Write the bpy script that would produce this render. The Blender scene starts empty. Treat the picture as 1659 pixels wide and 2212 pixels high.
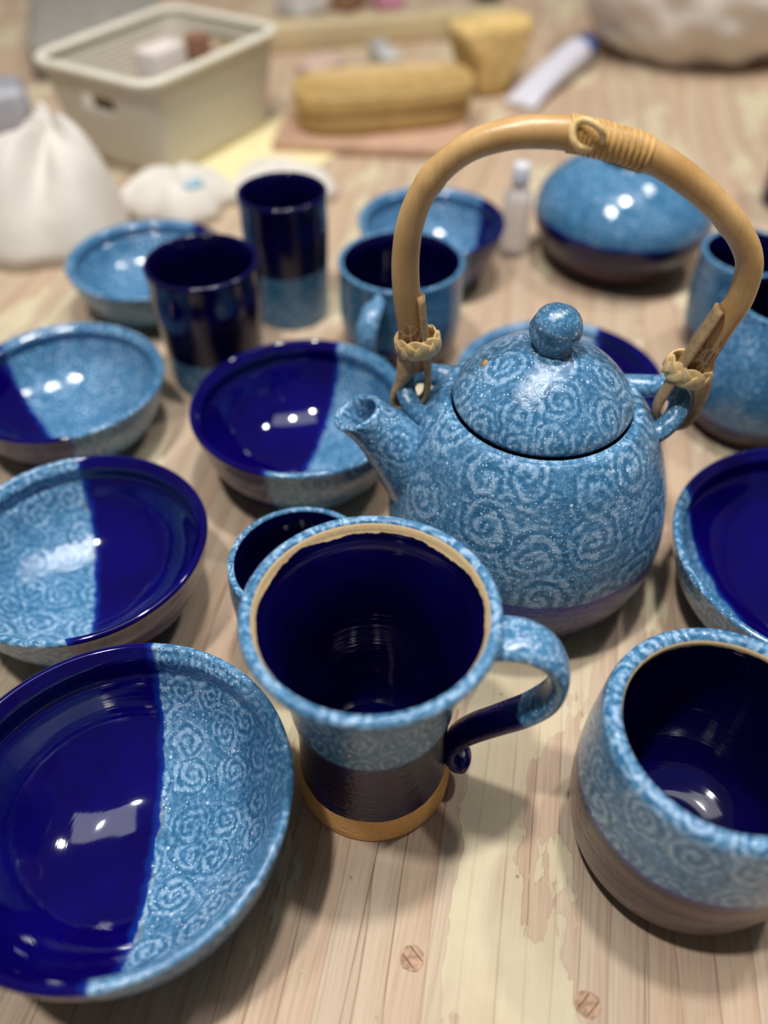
import bpy, bmesh, math, random
from mathutils import Vector, Matrix, noise as mnoise
PI = math.pi
scene = bpy.context.scene
COL = scene.collection
random.seed(7)

# ------------------------------------------------------------------ camera
cd = bpy.data.cameras.new('camera')
cam = bpy.data.objects.new('camera', cd)
COL.objects.link(cam)
cam.location = (0, 0, 0.38)
cam.rotation_euler = (math.radians(90 - 45.7), 0, 0)
cd.sensor_fit = 'VERTICAL'
cd.sensor_height = 36.0
cd.lens = 36.0 * 1800.0 / 2212.0
cd.clip_start = 0.01
cd.dof.use_dof = True
cd.dof.focus_distance = 0.378
cd.dof.aperture_fstop = 2.9
cd.dof.aperture_blades = 0
scene.camera = cam

# ------------------------------------------------------------------ world, lamps, exposure
world = bpy.data.worlds.new('world')
scene.world = world
world.use_nodes = True
world.node_tree.nodes['Background'].inputs['Color'].default_value = (0.95, 0.97, 1.0, 1)
world.node_tree.nodes['Background'].inputs['Strength'].default_value = 0.10

def area(name, loc, size, power, color=(1, 1, 1), sy=None, aim=(0.0, 0.45, 0.0)):
    ld = bpy.data.lights.new(name, 'AREA')
    ld.energy = power
    ld.color = color
    ld.size = size
    if sy:
        ld.shape = 'RECTANGLE'
        ld.size_y = sy
    else:
        ld.shape = 'DISK'
    o = bpy.data.objects.new(name, ld)
    o.location = loc
    o.rotation_euler = (Vector(aim) - Vector(loc)).to_track_quat('-Z', 'Y').to_euler()
    COL.objects.link(o)
    return o

area('ceiling_spot', (0.12, 0.47, 1.95), 0.12, 18, (1.0, 0.98, 0.945))
area('ceiling_spot', (-0.42, 0.07, 1.95), 0.11, 21, (1.0, 0.98, 0.945))
area('ceiling_spot', (0.88, 0.95, 1.95), 0.13, 11, (1.0, 0.97, 0.93))
area('ceiling_panel', (0.12, 0.47, 2.02), 0.62, 8, (0.97, 0.98, 1.0), 1.25)

scene.view_settings.view_transform = 'Standard'
scene.view_settings.look = 'None'
scene.view_settings.exposure = 0.0
scene.view_settings.gamma = 1.0
scene.view_settings.use_curve_mapping = False
scene.cycles.use_denoising = True

# ------------------------------------------------------------------ material helpers
def lin(r, g, b):
    def f(c):
        c /= 255.0
        return c / 12.92 if c <= 0.04045 else ((c + 0.055) / 1.055) ** 2.4
    return (f(r), f(g), f(b), 1.0)

class NT:
    def __init__(self, name):
        self.mat = bpy.data.materials.new(name)
        self.mat.use_nodes = True
        self.t = self.mat.node_tree
        self.n = self.t.nodes
        self.bsdf = self.n['Principled BSDF']
    def _set(self, sock, v):
        if isinstance(v, bpy.types.NodeSocket):
            self.t.links.new(v, sock)
        elif v is not None:
            sock.default_value = v
    def math(self, op, a, b=None, c=None, clamp=False):
        m = self.n.new('ShaderNodeMath'); m.operation = op; m.use_clamp = clamp
        self._set(m.inputs[0], a); self._set(m.inputs[1], b); self._set(m.inputs[2], c)
        return m.outputs[0]
    def vmath(self, op, a, b=None):
        m = self.n.new('ShaderNodeVectorMath'); m.operation = op
        self._set(m.inputs[0], a)
        if b is not None:
            self._set(m.inputs['Scale'] if op == 'SCALE' else m.inputs[1], b)
        return m.outputs['Value'] if op in ('LENGTH', 'DOT_PRODUCT') else m.outputs[0]
    def mix(self, f, a, b, mode='MIX'):
        m = self.n.new('ShaderNodeMix'); m.data_type = 'RGBA'; m.blend_type = mode
        self._set(m.inputs[0], f); self._set(m.inputs[6], a); self._set(m.inputs[7], b)
        return m.outputs[2]
    def smooth(self, v, lo, hi):
        m = self.n.new('ShaderNodeMapRange'); m.interpolation_type = 'SMOOTHSTEP'
        self._set(m.inputs[0], v); self._set(m.inputs[1], lo); self._set(m.inputs[2], hi)
        return m.outputs[0]
    def noise(self, vec, scale, detail=2.0, rough=0.5):
        m = self.n.new('ShaderNodeTexNoise')
        self._set(m.inputs['Vector'], vec); m.inputs['Scale'].default_value = scale
        m.inputs['Detail'].default_value = detail; m.inputs['Roughness'].default_value = rough
        return m.outputs[0], m.outputs[1]
    def voronoi(self, vec, scale, dim='3D', rnd=1.0):
        m = self.n.new('ShaderNodeTexVoronoi'); m.voronoi_dimensions = dim
        self._set(m.inputs['Vector'], vec); m.inputs['Scale'].default_value = scale
        m.inputs['Randomness'].default_value = rnd
        return m.outputs['Distance'], m.outputs['Color'], m.outputs['Position']
    def coords(self, which='Object'):
        return self.n.new('ShaderNodeTexCoord').outputs[which]
    def sep(self, v):
        s = self.n.new('ShaderNodeSeparateXYZ'); self._set(s.inputs[0], v)
        return s.outputs
    def comb(self, x, y, z):
        s = self.n.new('ShaderNodeCombineXYZ')
        self._set(s.inputs[0], x); self._set(s.inputs[1], y); self._set(s.inputs[2], z)
        return s.outputs[0]
    def mapping(self, v, scale=(1, 1, 1), loc=(0, 0, 0), rot=(0, 0, 0)):
        m = self.n.new('ShaderNodeMapping'); self._set(m.inputs[0], v)
        m.inputs['Scale'].default_value = scale; m.inputs['Location'].default_value = loc
        m.inputs['Rotation'].default_value = rot
        return m.outputs[0]
    def bump(self, h, strength=0.3, dist=0.001):
        m = self.n.new('ShaderNodeBump'); m.inputs['Strength'].default_value = strength
        m.inputs['Distance'].default_value = dist
        self._set(m.inputs['Height'], h)
        return m.outputs[0]
    def rand(self):
        return self.n.new('ShaderNodeObjectInfo').outputs['Random']
    def out(self, color, rough=0.5, normal=None, spec=None, **kw):
        self._set(self.bsdf.inputs['Base Color'], color)
        self._set(self.bsdf.inputs['Roughness'], rough)
        if normal is not None: self._set(self.bsdf.inputs['Normal'], normal)
        if spec is not None: self.bsdf.inputs['Specular IOR Level'].default_value = spec
        for k, v in kw.items(): self._set(self.bsdf.inputs[k], v)
        return self.mat

def simple(name, rgb, rough=0.6, var=0.12, scale=60, bump=0.0, bscale=300, spec=None):
    nt = NT(name)
    P = nt.coords()
    n, _ = nt.noise(P, scale, 4)
    c = lin(*rgb)
    d = tuple(x * (1 - var) for x in c[:3]) + (1,)
    u = tuple(min(1, x * (1 + var)) for x in c[:3]) + (1,)
    col = nt.mix(nt.smooth(n, 0.3, 0.7), d, u)
    nor = None
    if bump:
        b, _ = nt.noise(P, bscale, 4)
        nor = nt.bump(b, bump, 0.001)
    return nt.out(col, rough, nor, spec)

# colours of the two glazes
DEEP, MID, PALE, FLECK = lin(52, 104, 144), lin(88, 139, 178), lin(152, 184, 214), lin(206, 222, 242)
COBALT, COBALT2, EDGE = lin(9, 1, 76), lin(11, 4, 92), lin(12, 46, 136)
CLAY = lin(222, 178, 120)

def blue_color(nt, cell=0.03, spirals=0.6, seed=0.0, fleck=1.0, level=0.36):
    """speckled pale-blue glaze with stamped spirals; returns colour, relief"""
    P = nt.coords()
    col_n, _ = nt.noise(P, 420, 5, 0.62)
    med, _ = nt.noise(P, 95, 3, 0.55)
    big, _ = nt.noise(P, 22, 2, 0.5)
    mott = nt.smooth(col_n, 0.36, 0.66)
    f = nt.math('MULTIPLY', nt.math('SUBTRACT', mott, 0.5), 0.52)
    f = nt.math('ADD', f, nt.math('MULTIPLY', nt.math('SUBTRACT', med, 0.5), 0.7))
    f = nt.math('ADD', f, nt.math('MULTIPLY', nt.math('SUBTRACT', big, 0.5), 0.45))
    f = nt.math('ADD', f, level)
    relief = mott
    if spirals > 0:
        uv = nt.coords('UV')
        v = nt.vmath('SCALE', uv, 1.0 / cell)
        _, wc = nt.noise(v, 2.2, 2)
        v = nt.vmath('ADD', v, nt.vmath('SCALE', nt.vmath('SUBTRACT', wc, (0.5, 0.5, 0.5)), 0.32))
        v = nt.vmath('ADD', v, (seed, seed * 1.7, 0))
        v = nt.vmath('MULTIPLY', v, (1, 1, 0))
        dist, vc, pos = nt.voronoi(v, 1.0, '2D', 0.52)
        d = nt.vmath('SUBTRACT', v, pos)
        x, y, _ = nt.sep(d)
        cr, cg, cb = nt.sep(vc)
        ang = nt.math('DIVIDE', nt.math('ARCTAN2', y, x), 2 * PI)
        sgn = nt.math('SUBTRACT', nt.math('MULTIPLY', nt.math('GREATER_THAN', cr, 0.45), 2.0), 1.0)
        r = nt.math('SQRT', nt.math('ADD', nt.math('MULTIPLY', x, x), nt.math('MULTIPLY', y, y)))
        turns = nt.math('ADD', 4.0, nt.math('MULTIPLY', cb, 1.0))
        ph = nt.math('ADD', nt.math('MULTIPLY', r, turns), nt.math('MULTIPLY', ang, sgn))
        ph = nt.math('ADD', ph, cg)
        tri = nt.math('MULTIPLY', nt.math('ABSOLUTE', nt.math('SUBTRACT', nt.math('FRACT', ph), 0.5)), 2.0)
        inside = nt.smooth(r, 0.58, 0.47)
        line = nt.math('MULTIPLY', nt.smooth(tri, 0.40, 0.72), inside)
        line = nt.math('MULTIPLY', line, nt.math('ADD', 0.55, nt.math('MULTIPLY', nt.smooth(col_n, 0.36, 0.56), 0.45)))
        line = nt.math('MULTIPLY', line, nt.math('ADD', 0.62, nt.math('MULTIPLY', nt.smooth(big, 0.35, 0.6), 0.38)))
        dark = nt.math('MULTIPLY', nt.math('MULTIPLY', nt.smooth(tri, 0.42, 0.22), inside), -0.24 * spirals)
        line = nt.math('MULTIPLY', line, 0.62)
        f = nt.math('ADD', f, nt.math('MULTIPLY', line, spirals))
        f = nt.math('ADD', f, dark)
        relief = nt.math('ADD', relief, nt.math('MULTIPLY', line, 1.0))
    c = nt.mix(nt.math('MULTIPLY', f, 2.1, clamp=True), DEEP, MID)
    c = nt.mix(nt.math('MULTIPLY', nt.math('SUBTRACT', f, 0.42), 1.75, clamp=True), c, PALE)
    sd, sc, _ = nt.voronoi(P, 620)
    s = nt.math('MULTIPLY', nt.smooth(sd, 0.34, 0.2), nt.math('GREATER_THAN', nt.sep(sc)[0], 0.66))
    s = nt.math('MULTIPLY', s, nt.math('ADD', 0.25, nt.smooth(big, 0.40, 0.58)), clamp=True)
    sd2, sc2, _ = nt.voronoi(P, 250)
    s2 = nt.math('MULTIPLY', nt.smooth(sd2, 0.24, 0.15), nt.math('GREATER_THAN', nt.sep(sc2)[0], 0.86))
    s = nt.math('MAXIMUM', s, s2)
    c = nt.mix(nt.math('MULTIPLY', s, 0.85 * fleck), c, FLECK)
    return c, nt.math('ADD', relief, s)

def cobalt_color(nt, thick=False):
    P = nt.coords()
    n, _ = nt.noise(P, 30, 3)
    c = nt.mix(nt.smooth(n, 0.35, 0.7), COBALT, COBALT2)
    if thick:  # darker copy of the same cobalt; shade of walls and insides put into colour
        c = nt.mix(nt.smooth(n, 0.35, 0.7), lin(8, 3, 52), lin(9, 6, 68))
    z = nt.mapping(P, (14, 14, 520))
    h, _ = nt.noise(z, 1.0, 3)
    return c, h

def rings_height(nt, amt=1.0):
    P = nt.coords()
    h, _ = nt.noise(nt.mapping(P, (6, 6, 420)), 1.0, 3)
    return h

def blend_edge(nt, s, ca, cb, w=0.0016, edge=None):
    """s: signed distance, negative = a, positive = b"""
    f = nt.smooth(s, -w, w)
    c = nt.mix(f, ca, cb)
    return c, f

def mat_two_tone(name, nrm, off, cell=0.018, spirals=0.75, seed=0.0, tilt=0.0, level=0.24):
    """vertical dip line: cobalt where dot(P, nrm) > off"""
    nt = NT(name)
    P = nt.coords()
    bc, rel = blue_color(nt, cell, spirals, seed, 1.0, level)
    cc, ch = cobalt_color(nt)
    n1, _ = nt.noise(P, 120, 3)
    s = nt.math('SUBTRACT', nt.vmath('DOT_PRODUCT', P, (nrm[0], nrm[1], tilt)), off)
    s = nt.math('ADD', s, nt.math('MULTIPLY', nt.math('SUBTRACT', n1, 0.5), 0.006))
    # cobalt thins to brighter blue along the dip line, the pale glaze breaks to ochre
    cc = nt.mix(nt.smooth(s, 0.0045, 0.0002), cc, EDGE)
    och = nt.math('MULTIPLY', nt.math('MULTIPLY', nt.smooth(s, -0.0035, -0.0002), nt.smooth(nt.noise(P, 70, 2)[0], 0.52, 0.7)), 0.45)
    bc = nt.mix(och, bc, lin(150, 135, 95))
    f = nt.smooth(s, -0.0008, 0.0008)
    c = nt.mix(f, bc, cc)
    h = nt.math('ADD', nt.math('MULTIPLY', rel, nt.math('SUBTRACT', 1.0, f)), nt.math('MULTIPLY', ch, f))
    return nt.out(c, 0.06, nt.bump(h, 0.16 if level > 0.3 else 0.07, 0.0004), 0.5)

def mat_bands(name, bounds, cell=0.026, spirals=0.8, seed=0.0, top='blue', base='brown', wob=0.004, edge_w=0.004):
    """outside of a pot: top glaze above bounds[0]; other glaze / brown / clay below"""
    nt = NT(name)
    P = nt.coords()
    z = nt.sep(P)[2]
    bc, rel = blue_color(nt, cell, spirals, seed, 1.0, 0.36 if spirals > 0.5 else 0.22)
    cc, ch = cobalt_color(nt, True)
    nlow, _ = nt.noise(P, 40, 2)
    zz = nt.math('ADD', z, nt.math('MULTIPLY', nt.math('SUBTRACT', nlow, 0.5), wob))
    a, b = (bc, cc) if top == 'blue' else (cc, bc)
    f = nt.smooth(zz, bounds[0] + 0.0007, bounds[0] - 0.0007)
    if top == 'blue':
        b = nt.mix(nt.smooth(zz, bounds[0] - edge_w, bounds[0]), b, lin(20, 48, 146))
    if base == 'brown' and len(bounds) > 1:
        st, _ = nt.noise(nt.mapping(P, (9, 9, 330)), 1.0, 4)
        br = nt.mix(nt.smooth(st, 0.38, 0.62), lin(30, 22, 34), lin(92, 70, 72))
        b = nt.mix(nt.smooth(zz, bounds[1] + 0.006, bounds[1] - 0.004), b, br)
    c = nt.mix(f, a, b)
    rough = 0.06
    if base == 'clay' and len(bounds) > 1:
        cl, _ = nt.noise(P, 900, 3)
        k = nt.mix(nt.smooth(cl, 0.3, 0.7), lin(228, 172, 104), lin(240, 190, 124))
        g = nt.smooth(zz, bounds[1] + 0.0004, bounds[1] - 0.0004)
        c = nt.mix(g, c, k)
        rough = nt.math('ADD', 0.06, nt.math('MULTIPLY', g, 0.75))
    rh = rings_height(nt)
    h = nt.math('ADD', nt.math('MULTIPLY', rel, 0.7), nt.math('MULTIPLY', rh, 2.6))
    return nt.out(c, rough, nt.bump(h, 0.34 if spirals > 0.5 else 0.07, 0.0005), 0.36 if spirals > 0.5 else 0.45)

def mat_inside(name, rim_z=None, wob=0.006):
    """cobalt inside with throwing rings; bare clay above rim_z"""
    nt = NT(name)
    P = nt.coords()
    cc, _ = cobalt_color(nt, True)
    rh = rings_height(nt)
    rough = 0.08
    if rim_z is not None:
        z = nt.sep(P)[2]
        n, _ = nt.noise(P, 55, 4, 0.65)
        zz = nt.math('ADD', z, nt.math('MULTIPLY', nt.math('SUBTRACT', n, 0.5), wob))
        cl, _ = nt.noise(P, 800, 3)
        k = nt.mix(nt.smooth(cl, 0.3, 0.7), lin(238, 202, 148), lin(248, 220, 170))
        g = nt.smooth(zz, rim_z - 0.0002, rim_z + 0.0002)
        cc = nt.mix(g, cc, k)
        rough = nt.math('ADD', 0.08, nt.math('MULTIPLY', g, 0.7))
    return nt.out(cc, rough, nt.bump(rh, 0.45, 0.0006), 0.5)

def mat_blue(name, cell=0.03, spirals=0.8, seed=0.0):
    nt = NT(name)
    c, rel = blue_color(nt, cell, spirals, seed)
    return nt.out(c, 0.065, nt.bump(rel, 0.2, 0.0004), 0.55)

def mat_cobalt(name):
    nt = NT(name)
    c, h = cobalt_color(nt)
    return nt.out(c, 0.07, nt.bump(rings_height(nt), 0.3, 0.0005), 0.5)

# ------------------------------------------------------------------ mesh helpers
def spline(pts, n=8):
    P = [Vector(p) for p in pts]
    P = [2 * P[0] - P[1]] + P + [2 * P[-1] - P[-2]]
    out = []
    for i in range(1, len(P) - 2):
        p0, p1, p2, p3 = P[i - 1:i + 3]
        for k in range(n):
            t = k / n
            out.append(0.5 * (2 * p1 + (p2 - p0) * t + (2 * p0 - 5 * p1 + 4 * p2 - p3) * t * t + (3 * p1 - p0 - 3 * p2 + p3) * t ** 3))
    out.append(P[-2].copy())
    return out

def new_obj(name, me, mats=(), parent=None, loc=None, smooth=True):
    for m in mats: me.materials.append(m)
    if smooth:
        for p in me.polygons: p.use_smooth = True
    o = bpy.data.objects.new(name, me)
    COL.objects.link(o)
    if parent: o.parent = parent
    if loc is not None: o.location = loc
    return o

def tag(o, label, cat, group=None, kind=None):
    o['label'] = label
    o['category'] = cat
    if group: o['group'] = group
    if kind: o['kind'] = kind
    return o

def empty(name, loc, rz=0):
    o = bpy.data.objects.new(name, None)
    o.location = loc
    o.rotation_euler = (0, 0, rz)
    o.empty_display_size = 0.01
    COL.objects.link(o)
    return o

def lathe(rows, seg=112, seam=PI / 2, oval=0.004, phase=0.0, wob=0.0):
    """rows: (r, z, mat, mode, uvref). Builds a turned surface with UVs in metres.
    mode 'c': u = angle * uvref; mode 'p': polar map about the axis."""
    me = bpy.data.meshes.new('turned')
    V, F, U, M = [], [], [], []
    ids = []
    s = 0.0
    S = []
    for i, row in enumerate(rows):
        if i: s += math.hypot(row[0] - rows[i - 1][0], row[1] - rows[i - 1][1])
        S.append(s)
    total = s
    for i, (r, z, m, mode, ref) in enumerate(rows):
        if r < 1e-6:
            ids.append([len(V)]); V.append((0, 0, z)); continue
        ring = []
        for k in range(seg):
            a = seam + 2 * PI * k / seg
            q = r * (1 + oval * math.sin(2 * a + phase))
            zz = z + wob * (r / 0.06) * math.sin(2 * a + phase * 1.7)
            ring.append(len(V)); V.append((q * math.cos(a), q * math.sin(a), zz))
        ids.append(ring)
    def uv(i, k):
        r, z, m, mode, ref = rows[i]
        a = seam + 2 * PI * k / seg
        if mode == 'p':
            d = total - S[i]
            return (d * math.cos(a), d * math.sin(a))
        if mode == 't':
            return (S[i] * math.cos(a), S[i] * math.sin(a))
        return (a * ref, S[i])
    for i in range(len(rows) - 1):
        a, b = ids[i], ids[i + 1]
        mode = rows[i + 1][3]
        def uvm(ii, k):
            r, z, m, _, ref = rows[ii]
            an = seam + 2 * PI * k / seg
            if mode == 'p':
                d = total - S[ii]; return (d * math.cos(an), d * math.sin(an))
            return (an * rows[i + 1][4], S[ii])
        for k in range(seg):
            k2 = (k + 1) % seg
            if len(a) == 1 and len(b) == 1: continue
            if len(a) == 1:
                F.append((a[0], b[k2], b[k])); U += [uvm(i, k), uvm(i + 1, k + 1), uvm(i + 1, k)]
            elif len(b) == 1:
                F.append((a[k], a[k2], b[0])); U += [uvm(i, k), uvm(i, k + 1), uvm(i + 1, k)]
            else:
                F.append((a[k], a[k2], b[k2], b[k])); U += [uvm(i, k), uvm(i, k + 1), uvm(i + 1, k + 1), uvm(i + 1, k)]
            M.append(rows[i + 1][2])
    me.from_pydata(V, [], F)
    ul = me.uv_layers.new(name='UVMap')
    flat = [c for q in U for c in q]
    ul.data.foreach_set('uv', flat)
    me.polygons.foreach_set('material_index', M)
    me.update()
    return me

def pot_rows(outer, inner, uvref, inner_mode='p', lip=5, rim_mat=0, thick_lip=None):
    """outer: (r,z) foot->rim; inner: (r,z) rim->centre. A round lip joins them."""
    rows = []
    o = spline([(a, b, 0) for a, b in outer], 7)
    n = spline([(a, b, 0) for a, b in inner], 7)
    rows.append((0.0, o[0].y + 0.0015, 0, 'c', uvref))
    rows.append((o[0].x * 0.86, o[0].y + 0.0015, 0, 'c', uvref))
    rows.append((o[0].x * 0.93, o[0].y, 0, 'c', uvref))
    for p in o: rows.append((max(p.x, 0), p.y, 0, 'c', uvref))
    a, b = o[-1], n[0]
    c = (a + b) / 2
    rad = (a - b) / 2
    up = Vector((-rad.y, rad.x, 0))
    if up.y < 0: up = -up
    for k in range(1, lip):
        t = PI * k / lip
        q = c + rad * math.cos(t) + up * math.sin(t) * 0.9
        rows.append((q.x, q.y, rim_mat, 'c', uvref))
    for i, p in enumerate(n):
        rows.append((max(p.x, 0.0) if i < len(n) - 1 else 0.0, p.y, 1, inner_mode, uvref))
    return rows

def tube(path, radius, seg=12, closed=False, flat=None, caps=True, up=Vector((0, 0, 1)), uvscale=1.0):
    """sweep; radius: float or list; flat: list/float ratio of the second axis; up fixes the frame."""
    P = [Vector(p) for p in path]
    n = len(P)
    R = radius if isinstance(radius, (list, tuple)) else [radius] * n
    Q = flat if isinstance(flat, (list, tuple)) else [1.0 if flat is None else flat] * n
    V, F, U = [], [], []
    prev = None
    s = 0.0
    SS = []
    for i in range(n):
        if closed:
            t = (P[(i + 1) % n] - P[i - 1]).normalized()
        else:
            t = (P[min(i + 1, n - 1)] - P[max(i - 1, 0)]).normalized()
        if i: s += (P[i] - P[i - 1]).length
        SS.append(s)
        ref = up(i) if callable(up) else (up if prev is None or not isinstance(up, Vector) else prev)
        b = ref - t * ref.dot(t)
        if b.length < 1e-6: b = t.orthogonal()
        b.normalize()
        prev = b
        a = t.cross(b).normalized()
        for k in range(seg):
            w = 2 * PI * k / seg
            V.append(P[i] + a * (R[i] * math.cos(w)) + b * (R[i] * Q[i] * math.sin(w)))
    m = n if closed else n - 1
    for i in range(m):
        j = (i + 1) % n
        for k in range(seg):
            k2 = (k + 1) % seg
            F.append((i * seg + k, i * seg + k2, j * seg + k2, j * seg + k))
            s0, s1 = SS[i], SS[j] if j else SS[i] + (P[0] - P[i]).length
            w0, w1 = k / seg * 2 * PI * R[i], (k + 1) / seg * 2 * PI * R[i]
            U += [(w0, s0), (w1, s0), (w1, s1), (w0, s1)]
    if caps and not closed:
        F.append(tuple(range(seg - 1, -1, -1))); U += [(0, 0)] * seg
        F.append(tuple((n - 1) * seg + k for k in range(seg))); U += [(0, s)] * seg
    me = bpy.data.meshes.new('swept')
    me.from_pydata([tuple(v) for v in V], [], F)
    ul = me.uv_layers.new(name='UVMap')
    ul.data.foreach_set('uv', [c for q in U for c in q])
    me.update()
    bm = bmesh.new(); bm.from_mesh(me)
    bmesh.ops.recalc_face_normals(bm, faces=bm.faces)
    bm.to_mesh(me); bm.free()
    return me

def box_bm(bm, x0, x1, y0, y1, z0, z1, bev=0.0, segs=2):
    r = bmesh.ops.create_cube(bm, size=1.0)
    for v in r['verts']:
        v.co = Vector(((x0 + x1) / 2 + v.co.x * (x1 - x0), (y0 + y1) / 2 + v.co.y * (y1 - y0), (z0 + z1) / 2 + v.co.z * (z1 - z0)))
    if bev:
        es = list({e for v in r['verts'] for e in v.link_edges})
        bmesh.ops.bevel(bm, geom=es, offset=bev, segments=segs, affect='EDGES', profile=0.5)

def bm_obj(name, bm, mats=(), parent=None, loc=None, smooth=True):
    me = bpy.data.meshes.new(name)
    bm.to_mesh(me); bm.free()
    return new_obj(name, me, mats, parent, loc, smooth)

# ------------------------------------------------------------------ room floor and the workbench
fm = simple('grey_floor', (128, 122, 114), 0.6, 0.1, 3)
bm = bmesh.new()
box_bm(bm, -3, 3, -2, 4, -0.83, -0.78)
fl = bm_obj('floor', bm, [fm], smooth=False)
fl['kind'] = 'structure'
wall_m = simple('warm_grey_wall', (178, 172, 162), 0.85, 0.05, 2)
for nm, ext_ in (('wall_back', (-3, 3, 3.9, 4.0)), ('wall_left', (-3.1, -3, -2, 4.0)), ('wall_right', (3, 3.1, -2, 4.0))):
    bm = bmesh.new()
    box_bm(bm, ext_[0], ext_[1], ext_[2], ext_[3], -0.78, 1.9)
    w_ = bm_obj(nm, bm, [wall_m], smooth=False)
    w_['kind'] = 'structure'

def plank_material(worn=False):
    nt = NT('worn_pine_scraped' if worn else 'worn_pine')
    P = nt.coords()
    rnd = nt.rand()
    x, y, z = nt.sep(P)
    off = nt.comb(nt.math('MULTIPLY', rnd, 7.3), nt.math('MULTIPLY', rnd, 31.0), 0.0)
    Q = nt.vmath('ADD', P, off)
    wl, _ = nt.noise(nt.mapping(Q, (10, 1.6, 1)), 1.0, 2)
    ws, _ = nt.noise(nt.mapping(Q, (60, 9, 1)), 1.0, 3)
    # growth rings that fan out along the board
    u = nt.math('MULTIPLY', nt.math('ADD', x, nt.math('MULTIPLY', nt.math('SUBTRACT', rnd, 0.5), 0.08)),
                nt.math('SUBTRACT', 1.3, nt.math('MULTIPLY', y, 0.55)))
    u = nt.math('ADD', u, nt.math('MULTIPLY', nt.math('SUBTRACT', wl, 0.5), 0.075))
    u = nt.math('ADD', u, nt.math('MULTIPLY', nt.math('SUBTRACT', ws, 0.5), 0.005))
    q = nt.math('DIVIDE', u, 0.0175)
    fr = nt.math('FRACT', q)
    wn = nt.n.new('ShaderNodeTexWhiteNoise'); wn.noise_dimensions = '2D'
    nt._set(wn.inputs['Vector'], nt.comb(nt.math('FLOOR', q), nt.math('MULTIPLY', rnd, 50.0), 0.0))
    ring = wn.outputs['Value']
    late = nt.math('MULTIPLY', nt.smooth(fr, 0.25, 0.97), nt.smooth(fr, 1.0, 0.975))
    line = nt.math('MULTIPLY', nt.smooth(fr, 0.92, 0.97), nt.smooth(fr, 1.0, 0.985))
    lw, _ = nt.noise(nt.mapping(Q, (40, 4, 1)), 1.0, 2)
    line = nt.math('MULTIPLY', line, nt.math('ADD', 0.3, nt.math('MULTIPLY', nt.smooth(lw, 0.35, 0.65), 0.7)))
    tone, _ = nt.noise(nt.mapping(Q, (5, 0.7, 1)), 1.0, 2)
    fib, _ = nt.noise(nt.mapping(Q, (700, 22, 1)), 1.0, 3)
    blot, _ = nt.noise(Q, 14, 4, 0.6)
    c = nt.mix(nt.smooth(tone, 0.3, 0.7), lin(180, 157, 136), lin(192, 171, 147))
    c = nt.mix(nt.math('MULTIPLY', ring, 0.5), c, lin(200, 181, 154))
    c = nt.mix(nt.math('MULTIPLY', nt.math('GREATER_THAN', ring, 0.74), 0.35), c, lin(184, 146, 118))
    c = nt.mix(nt.math('MULTIPLY', late, 0.34), c, lin(166, 130, 106))
    c = nt.mix(nt.math('MULTIPLY', line, 0.62), c, lin(112, 80, 60))
    c = nt.mix(nt.math('MULTIPLY', nt.smooth(fib, 0.35, 0.7), 0.18), c, lin(232, 212, 186))
    c = nt.mix(nt.math('MULTIPLY', nt.smooth(fib, 0.5, 0.3), 0.16), c, lin(140, 106, 84))
    # scraped remains of pale filler along the boards
    pn, _ = nt.noise(nt.mapping(Q, (17, 4.2, 1)), 1.0, 8, 0.6)
    if worn:   # a broad strip of old filler runs along the middle of this board
        strip_ = nt.math('MULTIPLY', nt.smooth(x, -0.030, -0.016), nt.smooth(x, 0.036, 0.030))
        strip_ = nt.math('MULTIPLY', strip_, nt.smooth(y, 0.48, 0.30))
        pn = nt.math('ADD', pn, nt.math('MULTIPLY', strip_, 0.115))
    patch = nt.smooth(nt.math('ADD', pn, nt.math('MULTIPLY', nt.math('SUBTRACT', blot, 0.5), 0.30)), 0.560, 0.572)
    thin = nt.smooth(blot, 0.36, 0.62)
    pf = nt.math('MULTIPLY', patch, nt.math('ADD', 0.45, nt.math('MULTIPLY', thin, 0.45)))
    c = nt.mix(pf, c, lin(208, 196, 164))
    sp, sc, _ = nt.voronoi(Q, 60)
    dots = nt.math('MULTIPLY', nt.smooth(sp, 0.07, 0.03), nt.math('GREATER_THAN', nt.sep(sc)[0], 0.8))
    c = nt.mix(nt.math('MULTIPLY', dots, 0.6), c, lin(110, 80, 60))
    h = nt.math('ADD', nt.math('MULTIPLY', line, -1.2), nt.math('MULTIPLY', patch, 1.1))
    h = nt.math('ADD', h, nt.math('MULTIPLY', fib, 0.35))
    return nt.out(c, 0.62, nt.bump(h, 0.5, 0.0006), 0.35)

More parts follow.
